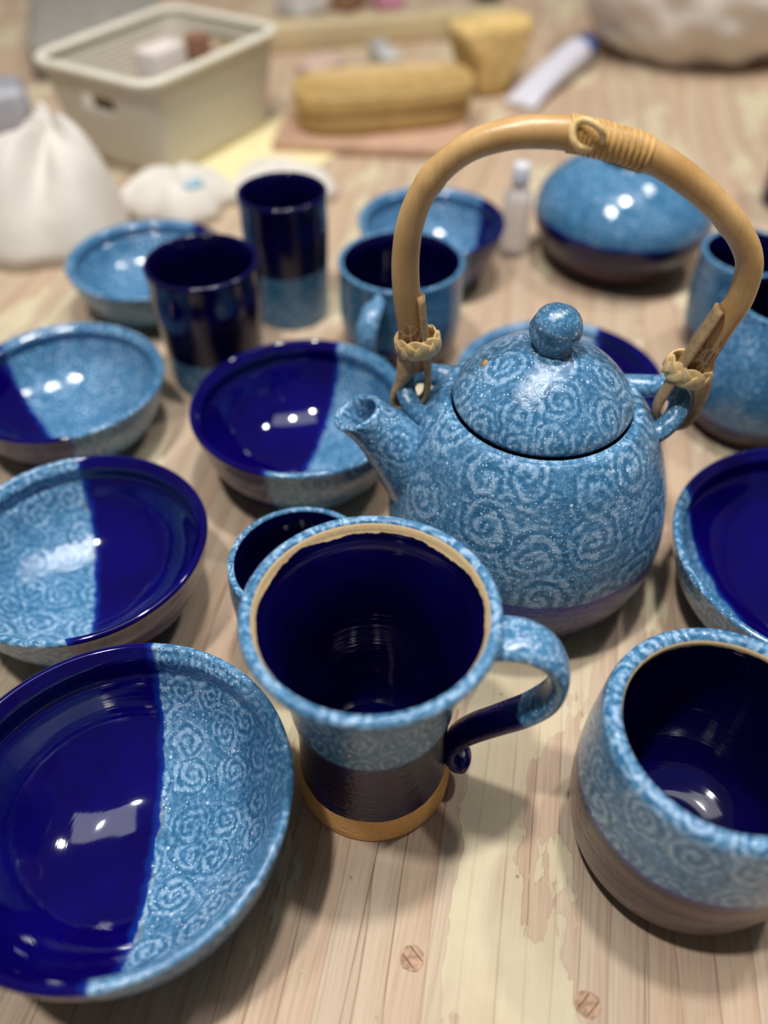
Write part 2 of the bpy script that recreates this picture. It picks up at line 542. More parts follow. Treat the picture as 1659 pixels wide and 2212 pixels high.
ROT = -math.radians(11.9)
bench = empty('workbench', (0, 0, 0), ROT)
tag(bench, 'worn pale pine workbench of long planks under all the pottery', 'table')
pm = plank_material()
pmw = plank_material(True)
PW = 0.1206
S0 = -0.035
planks = []
for i in range(-11, 11):
    s = S0 + i * PW
    bm = bmesh.new()
    box_bm(bm, -PW / 2 + 0.00006, PW / 2 - 0.00006, -0.35, 1.95, -0.032, 0.0, 0.00025, 2)
    p = bm_obj('plank', bm, [pmw if i == 0 else pm], bench, (s + PW / 2, 0, 0), smooth=False)
    planks.append((s, p))
plugm = simple('plug_end_grain', (176, 142, 116), 0.75, 0.3, 380, 0.8, 500)
home = [p for s, p in planks if abs(s - S0) < 1e-6][0]
for px, py, ang in ((-0.0112 - S0 - PW / 2, 0.110, 0.9), (0.0615 - S0 - PW / 2, 0.1077, -0.6)):
    bm = bmesh.new()
    R = 0.0052
    ring = []
    segs = 20
    jag = [R * (1 + random.uniform(-0.07, 0.07)) for _ in range(segs)]
    tops = [bm.verts.new((jag[k] * math.cos(2 * PI * k / segs), jag[k] * math.sin(2 * PI * k / segs), 0.00045)) for k in range(segs)]
    bots = [bm.verts.new((jag[k] * 1.04 * math.cos(2 * PI * k / segs), jag[k] * 1.04 * math.sin(2 * PI * k / segs), -0.004)) for k in range(segs)]
    for k in range(segs):
        bm.faces.new((bots[k], bots[(k + 1) % segs], tops[(k + 1) % segs], tops[k]))
    bm.faces.new(tops)
    plug = bm_obj('wood_plug', bm, [plugm], home, (px, py, 0), smooth=False)
    # two saw grooves left across the plug
    bm = bmesh.new()
    for gx, ln in ((-0.0021, 0.0035), (0.0024, 0.0038)):
        box_bm(bm, gx - 0.00022, gx + 0.00022, -ln, ln, 0.0003, 0.00055)
    bmesh.ops.rotate(bm, verts=bm.verts, cent=(0, 0, 0), matrix=Matrix.Rotation(ang, 3, 'Z'))
    for v in bm.verts: v.co += Vector((px, py, 0))
    g = bm_obj('plug_score', bm, [simple('score_dark', (96, 66, 48), 0.8)], home, smooth=False)
legm = simple('bench_leg_pine', (170, 138, 104), 0.65, 0.15, 30)
for lx, ly in ((-1.2, 0.0), (1.05, 0.0), (-1.2, 1.8), (1.05, 1.8)):
    bm = bmesh.new()
    box_bm(bm, lx - 0.045, lx + 0.045, ly - 0.045, ly + 0.045, -0.78, -0.032, 0.004)
    bm_obj('leg', bm, [legm], bench, smooth=False)
for y in (0.0, 1.8):
    bm = bmesh.new()
    box_bm(bm, -1.15, 1.0, y - 0.02, y + 0.02, -0.12, -0.032)
    bm_obj('rail', bm, [legm], bench, smooth=False)

# ------------------------------------------------------------------ bowls
def bowl(name, x, y, h, R, nrm, off, label, cell=0.018, seed=0.0, foot=0.5, group=None, tilt=0.0, belly=1.0, rot=0.0, oval=0.004, cat='bowl', wall=0.0052, wob=0.0004, level=0.24):
    m = mat_two_tone(name + '_glaze', nrm, off, cell, 0.70, seed, tilt, level)
    f = R * foot
    w = wall
    inner = [(R - w * 0.8, h - 0.0022), (R - w * 1.3, h * 0.90), (R * 0.915, h * 0.76), (R * 0.885, h * 0.70), (R * 0.78, h * 0.47), (R * 0.60, h * 0.28), (R * 0.38, h * 0.165), (R * 0.18, h * 0.12), (0, h * 0.11)]
    outer = [(f, 0.0), (f * 1.02, 0.004), (R * 0.74, h * 0.19), (R * 0.87, h * 0.42), (R * 0.955, h * 0.70), (R * 0.988, h * 0.90), (R, h - 0.0022)]
    me = lathe(pot_rows(outer, inner, R * 0.8), 120, oval=oval, phase=seed, wob=wob)
    o = new_obj('bowl', me, [m, m], None, (x, y, 0))
    tag(o, label, cat, group)
    # turned foot ring
    bm = bmesh.new()
    return o

def unit(ax, ay, bx, by):
    """unit normal of the line through two rim points and its offset (cobalt on the + side)"""
    dx, dy = bx - ax, by - ay
    L = math.hypot(dx, dy)
    n = (dy / L, -dx / L)
    return n, n[0] * ax + n[1] * ay
def flip(t): return (-t[0][0], -t[0][1]), -t[1]

nB = flip(unit(0.0036, 0.074, 0.008, -0.0704)); 
if nB[0][0] > 0: nB = flip(nB)
nC = unit(-0.0167, 0.0653, 0.013, -0.071)
if nC[0][0] < 0: nC = flip(nC)
nD = unit(0.0208, -0.0598, -0.0501, 0.0335)
if nD[0][0] > 0: nD = flip(nD)
nE = unit(0.023, 0.0618, -0.0145, -0.0647)
if nE[0][0] > 0: nE = flip(nE)
nF = unit(0.0285, 0.0579, 0.028, -0.05)
if nF[0][0] < 0: nF = flip(nF)
nJ = unit(0.045, 0.0402, 0.0282, -0.0531)
if nJ[0][0] < 0: nJ = flip(nJ)
nN = unit(-0.0637, 0.0441, -0.0365, -0.0227)
if nN[0][0] < 0: nN = flip(nN)
nQ = unit(0.0363, 0.0719, 0.030, -0.06)
if nQ[0][0] < 0: nQ = flip(nQ)

bowl('lower_left', -0.1084, 0.1507, 0.068, 0.0723, *nB, 'large bowl with cobalt left half and pale blue spiral right half, beside flared mug', 0.0195, 0.3, foot=0.55, level=0.37)
bowl('left_split', -0.1627, 0.2975, 0.055, 0.0683, *nC, 'bowl with pale blue left half and cobalt right half, cut by left photo edge', 0.021, 1.3, foot=0.52, level=0.37)
bowl('left_wedge', -0.2134, 0.4498, 0.0477, 0.0662, *nD, 'pale blue bowl with a cobalt wedge at its lower left, below the dark cobalt cup', 0.02, 2.1)
bowl('mid_cobalt', -0.0525, 0.4123, 0.057, 0.0687, *nE, 'mostly cobalt bowl with pale blue right third, under the teapot spout', 0.02, 3.7)
bowl('rear_left', -0.191, 0.617, 0.044, 0.0648, *nF, 'rear bowl, pale blue inside with cobalt right edge, half hidden behind the dark cup', 0.02, 4.2)
bowl('rear_mid', 0.0397, 0.6618, 0.0535, 0.0619, *nJ, 'rear bowl behind the blue mug, blue inside with cobalt right edge and outside', 0.02, 5.2)
bowl('right_edge', 0.2338, 0.2915, 0.055, 0.08, *nN, 'large cobalt bowl with pale blue lower left rim, cut by right photo edge', 0.02, 6.4, foot=0.6)
bowl('behind_lid', 0.1205, 0.466, 0.036, 0.0715, *nQ, 'shallow bowl, pale blue left and cobalt right, right behind the teapot lid', 0.02, 7.4)

# ------------------------------------------------------------------ dark cups
def cup(x, y, h, R, base, zb, label, seed, group=None, flare=1.0):
    mo = mat_bands('dark_cup_outside', (zb,), 0.02, 0.4, seed, top='cobalt', base=None, wob=0.004)
    mi = mat_inside('dark_cup_inside')
    outer = [(R * base, 0), (R * base * 1.04, h * 0.06), (R * (base + (1 - base) * 0.5), h * 0.35), (R * 0.985, h * 0.68), (R * 0.975, h * 0.86), (R, h - 0.002)]
    inner = [(R - 0.0036, h - 0.002), (R * 0.97 - 0.0046, h * 0.86), (R * 0.97 - 0.005, h * 0.6), (R * base - 0.003, h * 0.18), (R * base * 0.6, h * 0.09), (0, h * 0.08)]
    me = lathe(pot_rows(outer, inner, R, rim_mat=0), 96, phase=seed)
    o = new_obj('cup', me, [mo, mi], None, (x, y, 0))
    return tag(o, label, 'cup', group)
cup(-0.1246, 0.5179, 0.0951, 0.0389, 0.84, 0.030, 'dark cobalt cup with a thin pale blue foot band, the nearer of two dark cups', 1.1)
cup(-0.0762, 0.605, 0.104, 0.0337, 0.86, 0.047, 'tall dark cobalt cup with pale blue lower half, farther of two dark cups', 2.2)
cup(0.408, 0.80, 0.10, 0.036, 0.84, 0.0, 'dark blue cup barely in view at the upper right photo edge', 3.1)

# ------------------------------------------------------------------ blue mugs and pots with cobalt inside
def handle_mesh(pts, wid, thick, up):
    P = [v for v in spline(pts, 8)]
    n = len(P)
    W = [wid * (1.0 - 0.18 * math.sin(PI * i / (n - 1))) for i in range(n)]
    return tube(P, W, 14, False, thick / wid, True, up)

def round_pot(name, x, y, h, R, prof, zb, zbr, label, seed, cat, cell=0.024, rim_z=None, spir=0.85, wall=0.005, inner=None, base='brown', asroot=False, top='blue', innermat=None):
    mo = mat_bands('blue_outside', (zb, zbr) if zbr is not None else (zb,), cell, spir, seed, top=top, base=base)
    mi = innermat or mat_inside('cobalt_inside', rim_z)
    outer = [(r, z) for z, r in prof]
    if inner is None:
        inner = [(R - wall * 0.75, h - 0.003)] + [(max(r - wall, 0.004), z) for z, r in reversed(prof[2:-1])] + [(prof[1][1] * 0.62, h * 0.09 + 0.003), (0, h * 0.08 + 0.003)]
    me = lathe(pot_rows(outer, inner, R, lip=6, rim_mat=0), 120, phase=seed)
    if asroot:
        root = empty(name, (x, y, 0))
        tag(root, label, cat)
        b = new_obj('body', me, [mo, mi], root)
        return root
    o = new_obj(name, me, [mo, mi], None, (x, y, 0))
    return tag(o, label, cat)

# front flared mug
h = 0.1272
mug = round_pot('mug', -0.0051, 0.1956, h, 0.0506,
    [(0, 0.0365), (0.004, 0.0368), (0.019, 0.0346), (0.0445, 0.0338), (0.066, 0.0350), (0.0675, 0.0358), (0.085, 0.0368), (0.104, 0.0400), (0.116, 0.0448), (0.122, 0.0492), (0.1248, 0.0506)],
    0.066, 0.0165, 'flared mug with cobalt inside, bare tan clay lip and foot, centre front', 0.7, 'mug', 0.022, rim_z=0.1222, base='clay', asroot=True,
    inner=[(0.0452, 0.1250), (0.0432, 0.1195), (0.0400, 0.113), (0.0358, 0.100), (0.0325, 0.082), (0.0305, 0.05), (0.0298, 0.022), (0.0230, 0.0105), (0.010, 0.0085), (0, 0.008)])
hm = mat_blue('handle_glaze', 0.022, 0.5, 3.3)
def handle_two_tone():
    nt = NT('handle_two_tone')
    P = nt.coords()
    uv = nt.coords('UV')
    bc, rel = blue_color(nt, 0.02, 0.5, 2.0)
    cc, ch = cobalt_color(nt)
    v = nt.sep(uv)[1]
    n, _ = nt.noise(P, 90, 2)
    s = nt.math('ADD', v, nt.math('MULTIPLY', nt.math('SUBTRACT', n, 0.5), 0.008))
    f = nt.smooth(s, 0.0742, 0.0758)
    return nt.out(nt.mix(f, bc, cc), 0.08, nt.bump(rel, 0.2, 0.0004), 0.55)
hp = []
for rho, z in [(0.0445, 0.1125), (0.051, 0.1155), (0.060, 0.1165), (0.069, 0.112), (0.0745, 0.1005), (0.0738, 0.085), (0.0660, 0.070), (0.0550, 0.0570), (0.0440, 0.0440), (0.0375, 0.0320), (0.0366, 0.0225), (0.0385, 0.0170), (0.0420, 0.0165), (0.0436, 0.0195)]:
    hp.append((rho, -0.0085 * (rho - 0.04) / 0.035 - 0.003, z))
P = spline(hp, 7)
n = len(P)
W = [0.0110 - 0.0030 * min(1, i / (n * 0.55)) for i in range(n)]
W[0] = 0.0118
for k in range(6): W[-1 - k] *= 0.72 + 0.05 * k
FL = [0.42 + 0.10 * min(1, i / n) for i in range(n)]
def hup(i):
    a = P[max(i - 1, 0)]; b = P[min(i + 1, n - 1)]
    t = (b - a).normalized()
    side = Vector((0.12, 1, 0)).normalized()
    return t.cross(side)
me = tube(P, W, 16, False, FL, True, hup)
new_obj('handle', me, [handle_two_tone()], mug)

# right front wide cup
O_h = 0.098
round_pot('wide_cup', 0.1315, 0.1614, O_h, 0.0478,
    [(0, 0.0405), (0.004, 0.0420), (0.015, 0.0472), (0.030, 0.0502), (0.048, 0.0512), (0.066, 0.0508), (0.082, 0.0495), (0.092, 0.0484), (0.095, 0.0478)],
    0.058, 0.052, 'wide round cup with blue rim and streaked brown base, at the lower right edge', 4.1, 'cup', 0.02, rim_z=0.0935, wall=0.0058,
    inner=[(0.0402, 0.095), (0.0412, 0.088), (0.0438, 0.075), (0.0452, 0.058), (0.0435, 0.040), (0.0385, 0.024), (0.030, 0.0145), (0.018, 0.0095), (0, 0.008)])

# small cup behind the flared mug
round_pot('small_cup', -0.0415, 0.2721, 0.07, 0.0365,
    [(0, 0.024), (0.004, 0.0255), (0.016, 0.0315), (0.032, 0.0355), (0.048, 0.037), (0.060, 0.0367), (0.0675, 0.0362)],
    0.012, 0.006, 'small blue cup with dark inside, peeking out behind the flared mug', 5.5, 'cup', 0.018)

# blue mug in the rear with its handle towards the viewer
rm = round_pot('mug', 0.0126, 0.5475, 0.08, 0.0457,
    [(0, 0.036), (0.004, 0.0375), (0.018, 0.0430), (0.036, 0.0452), (0.055, 0.0452), (0.070, 0.0450), (0.0775, 0.0457)],
    0.030, 0.004, 'plain blue mug with dark inside, seen through the left of the teapot handle', 6.1, 'mug', 0.02, spir=0.3, asroot=True)
P2 = spline([(-0.016, -0.040, 0.067), (-0.020, -0.052, 0.070), (-0.024, -0.063, 0.062), (-0.025, -0.066, 0.047), (-0.022, -0.060, 0.031), (-0.018, -0.049, 0.021), (-0.016, -0.040, 0.019)], 6)
new_obj('handle', tube(P2, 0.0075, 12, False, 0.6, True, lambda i: Vector((-0.4, -0.9, 0.35))), [hm], rm)

# two more at the right, partly out of the picture
round_pot('cup', 0.2692, 0.5586, 0.08, 0.0365,
    [(0, 0.030), (0.004, 0.031), (0.02, 0.0345), (0.045, 0.0362), (0.065, 0.0360), (0.0775, 0.0365)],
    0.02, 0.008, 'pale blue rimmed cup with dark inside, behind the right side of the bamboo handle', 7.7, 'cup', 0.02, spir=0.3)
round_pot('round_jar', 0.2560, 0.4640, 0.098, 0.0335,
    [(0, 0.035), (0.004, 0.0370), (0.016, 0.0445), (0.034, 0.0490), (0.052, 0.0485), (0.070, 0.0435), (0.084, 0.0375), (0.092, 0.0342), (0.0955, 0.0335)],
    0.024, 0.012, 'round-bellied blue jar with dark base, right of the teapot at the photo edge', 8.8, 'jar', 0.022, spir=0.4)

# closed-in round pot
round_pot('round_pot', 0.2065, 0.688, 0.094, 0.030,
    [(0, 0.047), (0.004, 0.050), (0.018, 0.0635), (0.035, 0.0738), (0.050, 0.0757), (0.064, 0.0712), (0.077, 0.0590), (0.086, 0.0455), (0.0905, 0.0360), (0.0915, 0.030)],
    0.050, 0.026, 'round closed-in pot, blue above and dark below, seen through the bamboo handle arch', 9.9, 'pot', 0.03, spir=0.15)

# ------------------------------------------------------------------ teapot
TX, TY = 0.0783, 0.329
tea = empty('teapot', (TX, TY, 0))
tag(tea, 'blue spiral-stamped teapot with domed lid and arched bamboo handle', 'teapot')
ZL, RL = 0.125, 0.0445
tb = mat_bands('teapot_glaze', (0.052, 0.012), 0.0325, 0.74, 0.35, top='blue', base='brown', wob=0.006, edge_w=0.030)
ti = mat_inside('teapot_inside')
prof = [(0.0610, 0.0), (0.0625, 0.003), (0.0685, 0.014), (0.0738, 0.029), (0.0757, 0.045), (0.0748, 0.060), (0.0712, 0.078), (0.0660, 0.094), (0.0592, 0.110), (0.0530, 0.1185), (0.0495, 0.1222), (0.0466, 0.1227)]
inn = [(0.0448, 0.1218), (0.0440, 0.119), (0.0500, 0.108), (0.062, 0.085), (0.0695, 0.05), (0.063, 0.018), (0.03, 0.007), (0, 0.006)]
me = lathe(pot_rows(prof, inn, 0.0700, lip=5), 144, seam=PI / 2, oval=0.003)
new_obj('body', me, [tb, ti], tea)
# lid
lm_ = mat_blue('lid_glaze', 0.024, 0.66, 6.2)
rows = [(0, ZL - 0.005, 0, 'c', 0.04), (RL * 0.90, ZL - 0.005, 0, 'c', 0.04), (RL * 0.90, ZL - 0.0013, 0, 'c', 0.04), (RL * 0.985, ZL - 0.0013, 0, 'p', 0.04), (RL, ZL + 0.0006, 0, 'p', 0.04)]
for k in range(1, 27):
    s = k / 26
    rr = RL * (1 - s ** 1.5) ** 0.62
    rows.append((rr if k < 26 else 0.0, ZL + 0.0005 + 0.030 * s, 0, 'p', 0.04))
lid = new_obj('lid', lathe(rows, 120, oval=0.002), [lm_], tea)
# knob: a slightly squashed ball with a twisted groove, on a short neck
km = mat_blue('knob_glaze', 0.03, 0.0, 1.0)
krows = [(0, 0.0, 0, 'c', 0.013), (0.0112, -0.001, 0, 'c', 0.013), (0.0092, 0.002, 0, 'c', 0.013), (0.0090, 0.004, 0, 'c', 0.013)]
for k in range(1, 15):
    a = -0.78 + (PI / 2 + 0.78) * k / 14
    krows.append((0.0124 * math.cos(a) if k < 14 else 0.0, 0.0128 + 0.0120 * math.sin(a), 0, 'c', 0.013))
me = lathe(krows, 48)
for v in me.vertices:
    r = math.hypot(v.co.x, v.co.y)
    if r > 1e-4:
        a = math.atan2(v.co.y, v.co.x)
        w = math.sin(a + v.co.z * 260 + 0.6)
        q = 1 - 0.12 * max(0, w) ** 4
        if v.co.z < 0.004: q = 1
        v.co.x *= q; v.co.y *= q
new_obj('lid_knob', me, [km], lid, (0.001, 0.0, ZL + 0.0262))
# steam hole: a tiny clay-rimmed dimple
bm = bmesh.new()
bmesh.ops.create_cone(bm, cap_ends=True, segments=16, radius1=0.0019, radius2=0.0019, depth=0.0016)
sh = bm_obj('steam_hole', bm, [simple('raw_clay', (206, 158, 96), 0.8)], lid)
sh.location = (-0.0299, 0.0016, ZL + 0.0183)
sh.rotation_euler = Vector((-0.72, 0.05, 0.7)).to_track_quat('Z', 'Y').to_euler()
# spout
sm = mat_blue('spout_glaze', 0.03, 0.55, 2.7)
sp = spline([(-0.044, 0.0, 0.064), (-0.0565, 0.0, 0.0765), (-0.0690, 0.0, 0.0905), (-0.0800, 0.0, 0.1030), (-0.0915, 0.0, 0.1145)], 8)
ns = len(sp)
def srad(t): return 0.0200 * (1 - t) ** 1.35 + 0.0114 + 0.0010 * max(0, t - 0.85) / 0.15
so, si = [srad(i / (ns - 1)) for i in range(ns)], []
V, F, U = [], [], []
seg = 32
cut = Vector((-0.40, -0.06, 0.91)).normalized()      # the mouth is cut on a slant
rings = []
def ring_at(i, r, f, push=0.0):
    t = (sp[min(i + 1, ns - 1)] - sp[max(i - 1, 0)]).normalized()
    b = Vector((0, 1, 0)); a = b.cross(t).normalized()
    out = []
    for k in range(seg):
        rad = (a * math.cos(2 * PI * k / seg) + b * math.sin(2 * PI * k / seg)) * r
        out.append(sp[i] + rad + t * (push - f * rad.dot(cut) / t.dot(cut)))
    return out
for i in range(ns):
    rings.append(ring_at(i, so[i], max(0.0, (i - (ns - 9)) / 8)))
rings.append(ring_at(ns - 1, so[-1] - 0.0006, 1, 0.0009))
rings.append(ring_at(ns - 1, so[-1] - 0.0016, 1, 0.0012))
rings.append(ring_at(ns - 1, so[-1] - 0.0026, 1, 0.0008))
rings.append(ring_at(ns - 1, so[-1] - 0.0034, 1, -0.0006))
for i in range(ns - 4, ns - 19, -3):
    rings.append(ring_at(i, 0.0086, max(0.0, (i - (ns - 9)) / 8)))
for i, r in enumerate(rings):
    for v in r: V.append(tuple(v))
for i in range(len(rings) - 1):
    for k in range(seg):
        k2 = (k + 1) % seg
        F.append((i * seg + k, i * seg + k2, (i + 1) * seg + k2, (i + 1) * seg + k))
        U += [(k * 0.004, i * 0.0025), ((k + 1) * 0.004, i * 0.0025), ((k + 1) * 0.004, (i + 1) * 0.0025), (k * 0.004, (i + 1) * 0.0025)]
F.append(tuple((len(rings) - 1) * seg + k for k in range(seg))); U += [(0, 0)] * seg
me = bpy.data.meshes.new('spout')
me.from_pydata(V, [], F)
ul = me.uv_layers.new(name='UVMap'); ul.data.foreach_set('uv', [c for q in U for c in q])
bm = bmesh.new(); bm.from_mesh(me); bmesh.ops.recalc_face_normals(bm, faces=bm.faces); bm.to_mesh(me); bm.free()
new_obj('spout', me, [sm], tea)
# lugs: two clay loops on the shoulder
lg = mat_blue('lug_glaze', 0.03, 0.0, 4.0)
HA = -math.radians(5)
HO = Vector((0, 0.012, 0))
HD = Vector((math.cos(HA), math.sin(HA), 0))
HN = Vector((-math.sin(HA), math.cos(HA), 0))
def hpt(rho, z, side=0.0): return HO + HD * rho + HN * side + Vector((0, 0, z))
for sgn in (-1, 1):
    ex = 0.004 if sgn > 0 else 0.0
    pts = [hpt(sgn * 0.047, 0.104, -0.0150), hpt(sgn * (0.055 + ex), 0.1065, -0.0140), hpt(sgn * (0.0635 + ex), 0.113, -0.0095), hpt(sgn * (0.0675 + ex), 0.1175, 0.0), hpt(sgn * (0.0635 + ex), 0.1185, 0.0095), hpt(sgn * (0.054 + ex), 0.1155, 0.0140), hpt(sgn * 0.044, 0.1125, 0.0150)]
    pp = spline(pts, 6)
    nn = len(pp)
    rr = [0.0056 + 0.0022 * abs(2 * i / (nn - 1) - 1) ** 4 for i in range(nn)]
    new_obj('lug', tube(pp, rr, 14, False, 0.85, True, Vector((0, 0, 1))), [lg], tea)

# bamboo handle
def bamboo_material():
    nt = NT('bamboo_cane')
    P = nt.coords()
    z = nt.sep(P)[2]
    n, _ = nt.noise(nt.mapping(P, (40, 40, 40)), 1.0, 3)
    fine, _ = nt.noise(nt.mapping(P, (500, 500, 60)), 1.0, 2)
    c = nt.mix(nt.smooth(n, 0.3, 0.7), lin(190, 148, 92), lin(212, 172, 116))
    c = nt.mix(nt.math('MULTIPLY', nt.smooth(fine, 0.4, 0.7), 0.2), c, lin(168, 126, 76))
    # the skin is peeled near the ends, cracked into small plates
    vd = nt.n.new('ShaderNodeTexVoronoi'); vd.feature = 'DISTANCE_TO_EDGE'
    nt._set(vd.inputs['Vector'], nt.mapping(P, (260, 260, 150))); vd.inputs['Scale'].default_value = 1.0
    crack = nt.smooth(vd.outputs['Distance'], 0.10, 0.04)
    edge, _ = nt.noise(P, 160, 3)
    zz = nt.math('ADD', z, nt.math('MULTIPLY', nt.math('SUBTRACT', edge, 0.5), 0.02))
    peel = nt.smooth(zz, 0.157, 0.153)
    brown = nt.mix(nt.smooth(fine, 0.3, 0.7), lin(140, 100, 72), lin(172, 134, 98))
    brown = nt.mix(nt.math('MULTIPLY', crack, nt.smooth(zz, 0.135, 0.15)), brown, lin(218, 186, 136))
    c = nt.mix(peel, c, brown)
    return nt.out(c, nt.math('ADD', 0.34, nt.math('MULTIPLY', peel, 0.3)), nt.bump(fine, 0.25, 0.0004), 0.5)
bam = bamboo_material()
strap = simple('split_cane', (186, 152, 110), 0.6, 0.18, 220, 0.4, 400)
tie_m = simple('cane_strip', (232, 200, 142), 0.5, 0.10, 260, 0.2, 500)
arch = [(-0.0609, 0.1308), (-0.0641, 0.1458), (-0.0675, 0.1676), (-0.0688, 0.189), (-0.0663, 0.2091), (-0.0589, 0.2258), (-0.0461, 0.2389), (-0.0298, 0.2456), (-0.0133, 0.2474), (0.0034, 0.246), (0.0286, 0.2397), (0.05, 0.2281), (0.0694, 0.2128), (0.0818, 0.1963), (0.0837, 0.178), (0.0797, 0.1631), (0.0747, 0.1445), (0.0710, 0.1300)]
AP = spline([hpt(a, b) for a, b in arch], 8)
na = len(AP)
AR = [0.0062 + 0.0004 * math.sin(i * 0.11) for i in range(na)]
for k in (40, 96): 
    for j in (-1, 0, 1): AR[k + j] += 0.0003
new_obj('handle', tube(AP, AR, 20, False, None, True, HN), [bam], tea)
handle = tea.children[-1]
# split ends folded round the lugs
def strip(pts, w, name='cane_strap'):
    q = spline(pts, 7)
    m = len(q)
    # the cane end starts full and round, is cut away on a slant, then runs on as a flat strip
    ws = [w[0] + (w[1] - w[0]) * min(1, max(0, (i / m - 0.16) / 0.12)) for i in range(m)]
    fl = [1.0 + (0.42 - 1.0) * min(1, max(0, (i / m - 0.12) / 0.12)) for i in range(m)]
    return new_obj(name, tube(q, ws, 12, False, fl, True, lambda i: (q[max(i - 1, 0)] - q[min(i + 1, m - 1)]).cross(HN)), [strap], handle)
for sgn in (-1, 1):
    if sgn < 0:
        outer_ = [hpt(-0.0650, 0.150, 0), hpt(-0.0655, 0.136, 0), hpt(-0.0690, 0.124, -0.001), hpt(-0.0735, 0.1125, -0.001), hpt(-0.0715, 0.1065, -0.001), hpt(-0.0640, 0.1070, -0.001), hpt(-0.0575, 0.1130, -0.002), hpt(-0.0560, 0.125, -0.0035), hpt(-0.0568, 0.140, -0.004), hpt(-0.0590, 0.156, -0.004), hpt(-0.0610, 0.172, -0.003)]
        strip(outer_, (0.0062, 0.0046))
    else:
        outer_ = [hpt(0.0755, 0.150, 0), hpt(0.0770, 0.136, 0), hpt(0.0800, 0.122, -0.001), hpt(0.0790, 0.1085, -0.001), hpt(0.0730, 0.1035, -0.001), hpt(0.0640, 0.1065, -0.002), hpt(0.0605, 0.1140, -0.003), hpt(0.0610, 0.123, -0.004), hpt(0.0650, 0.139, -0.004), hpt(0.0705, 0.158, -0.004), hpt(0.0752, 0.1735, -0.003)]
        strip(outer_, (0.0062, 0.0050))
# braided ties
def braid(center, axis, ra, rb, xdir, name='cane_tie'):
    axis = axis.normalized()
    xdir = (xdir - axis * xdir.dot(axis)).normalized()
    ydir = axis.cross(xdir)
    bm = bmesh.new()
    for j in range(3):
        path = []
        N = 84
        for k in range(N):
            a = 2 * PI * k / N
            ph = 3 * a + 2 * PI * j / 3
            zz = 0.0031 * math.sin(ph)
            out = 0.0008 * math.cos(2 * ph + 0.6)
            path.append(center + xdir * (ra + out) * math.cos(a) + ydir * (rb + out) * math.sin(a) + axis * zz)
        def upv(i, path=path):
            d = path[i] - center
            d = d - axis * d.dot(axis)
            return d.normalized()
        me = tube(path, 0.0027, 8, True, 0.24, False, upv)
        bm.from_mesh(me)
    return bm_obj(name, bm, [tie_m], handle)
braid(hpt(-0.0618, 0.1455, -0.001), hpt(-0.066, 0.160) - hpt(-0.062, 0.135), 0.0102, 0.0088, HD)
braid(hpt(0.0702, 0.1375, -0.001), hpt(0.0790, 0.1631) - hpt(0.070, 0.132), 0.0110, 0.0090, HD)
# cane binding wound round the crown of the arch, with its knot
def arch_frame(f):
    i = min(int(f), na - 2); t = f - i
    p = AP[i].lerp(AP[i + 1], t)
    tg = (AP[i + 1] - AP[i]).normalized()
    return p, tg
bm = bmesh.new()
i0, i1 = 68.5, 80.0
turns = 15
path = []
N = turns * 18
for k in range(N + 1):
    f = i0 + (i1 - i0) * k / N
    p, tg = arch_frame(f)
    a = 2 * PI * turns * k / N
    b = HN; c = tg.cross(b).normalized()
    path.append(p + (b * math.cos(a) + c * math.sin(a)) * 0.0066)
me = tube(path, 0.00095, 8, False, None, True, HN)
bm.from_mesh(me)
bm_obj('cane_binding', bm, [simple('binding_cane', (200, 160, 96), 0.5, 0.15, 200)], handle)
p, tg = arch_frame(71.5)
kp = []
for k in range(40):
    a = 2 * PI * k / 40
    up_ = Vector((0, 0, 1))
    kp.append(p - HN * (0.0072 + 0.0016 * math.sin(2 * a)) + tg * 0.0062 * math.cos(a) + up_ * (0.0052 * math.sin(a) + 0.003))
new_obj('cane_knot', tube(kp, 0.0016, 8, True, 0.7, False, HN), [tie_m], handle)

# ------------------------------------------------------------------ things behind
def cloth(name, x, y, rx, ry, H, label, mat, seed, sharp=1.1, lean=(0, 0), base=0.5, folds=5, amp=0.25):
    """crumpled cloth heap: a closed mound with deep radial folds"""
    rng = random.Random(seed)
    bm = bmesh.new()
    NR, NA = 26, 96
    ph = [rng.uniform(0, 6.28) for _ in range(4)]
    top = bm.verts.new((lean[0], lean[1], H))
    prev = None
    for i in range(1, NR + 1):
        t = i / NR
        ring = []
        for k in range(NA):
            a = 2 * PI * k / NA
            fold = math.sin(folds * a + ph[0] + 2 * t) * 0.5 + math.sin((folds * 2 + 1) * a + ph[1] - 3 * t) * 0.3 + math.sin(3 * a + ph[2]) * 0.4
            edge = 1 + 0.13 * fold * t
            n = mnoise.noise(Vector((math.cos(a) * t * 3 + seed, math.sin(a) * t * 3, seed * 0.7)))
            z = H * max(0.0, 1 - t ** sharp) ** base * (1 + amp * fold * t * (1 - t) * 2) + 0.10 * H * n * (1 - t)
            if i == NR: z = 0.0005
            ring.append(bm.verts.new((rx * t * edge * math.cos(a) + lean[0] * (1 - t), ry * t * edge * math.sin(a) + lean[1] * (1 - t), max(z, 0.0005))))
        if prev is None:
            for k in range(NA): bm.faces.new((top, ring[k], ring[(k + 1) % NA]))
        else:
            for k in range(NA): bm.faces.new((prev[k], ring[k], ring[(k + 1) % NA], prev[(k + 1) % NA]))
        prev = ring
    bm.faces.new(list(reversed(prev)))
    o = bm_obj(name, bm, [mat], None, (x, y, 0))
    return tag(o, label, 'cloth' if 'cloth' in name or 'towel' in name else 'bag')
white = simple('white_cotton', (218, 212, 202), 0.9, 0.05, 40, 0.5, 700)
cloth('cloth', -0.318, 0.745, 0.076, 0.085, 0.090, 'tall heap of crumpled white cloth at the left photo edge', white, 3, 2.4, (0.022, 0.02), 0.75, 3, 0.35)
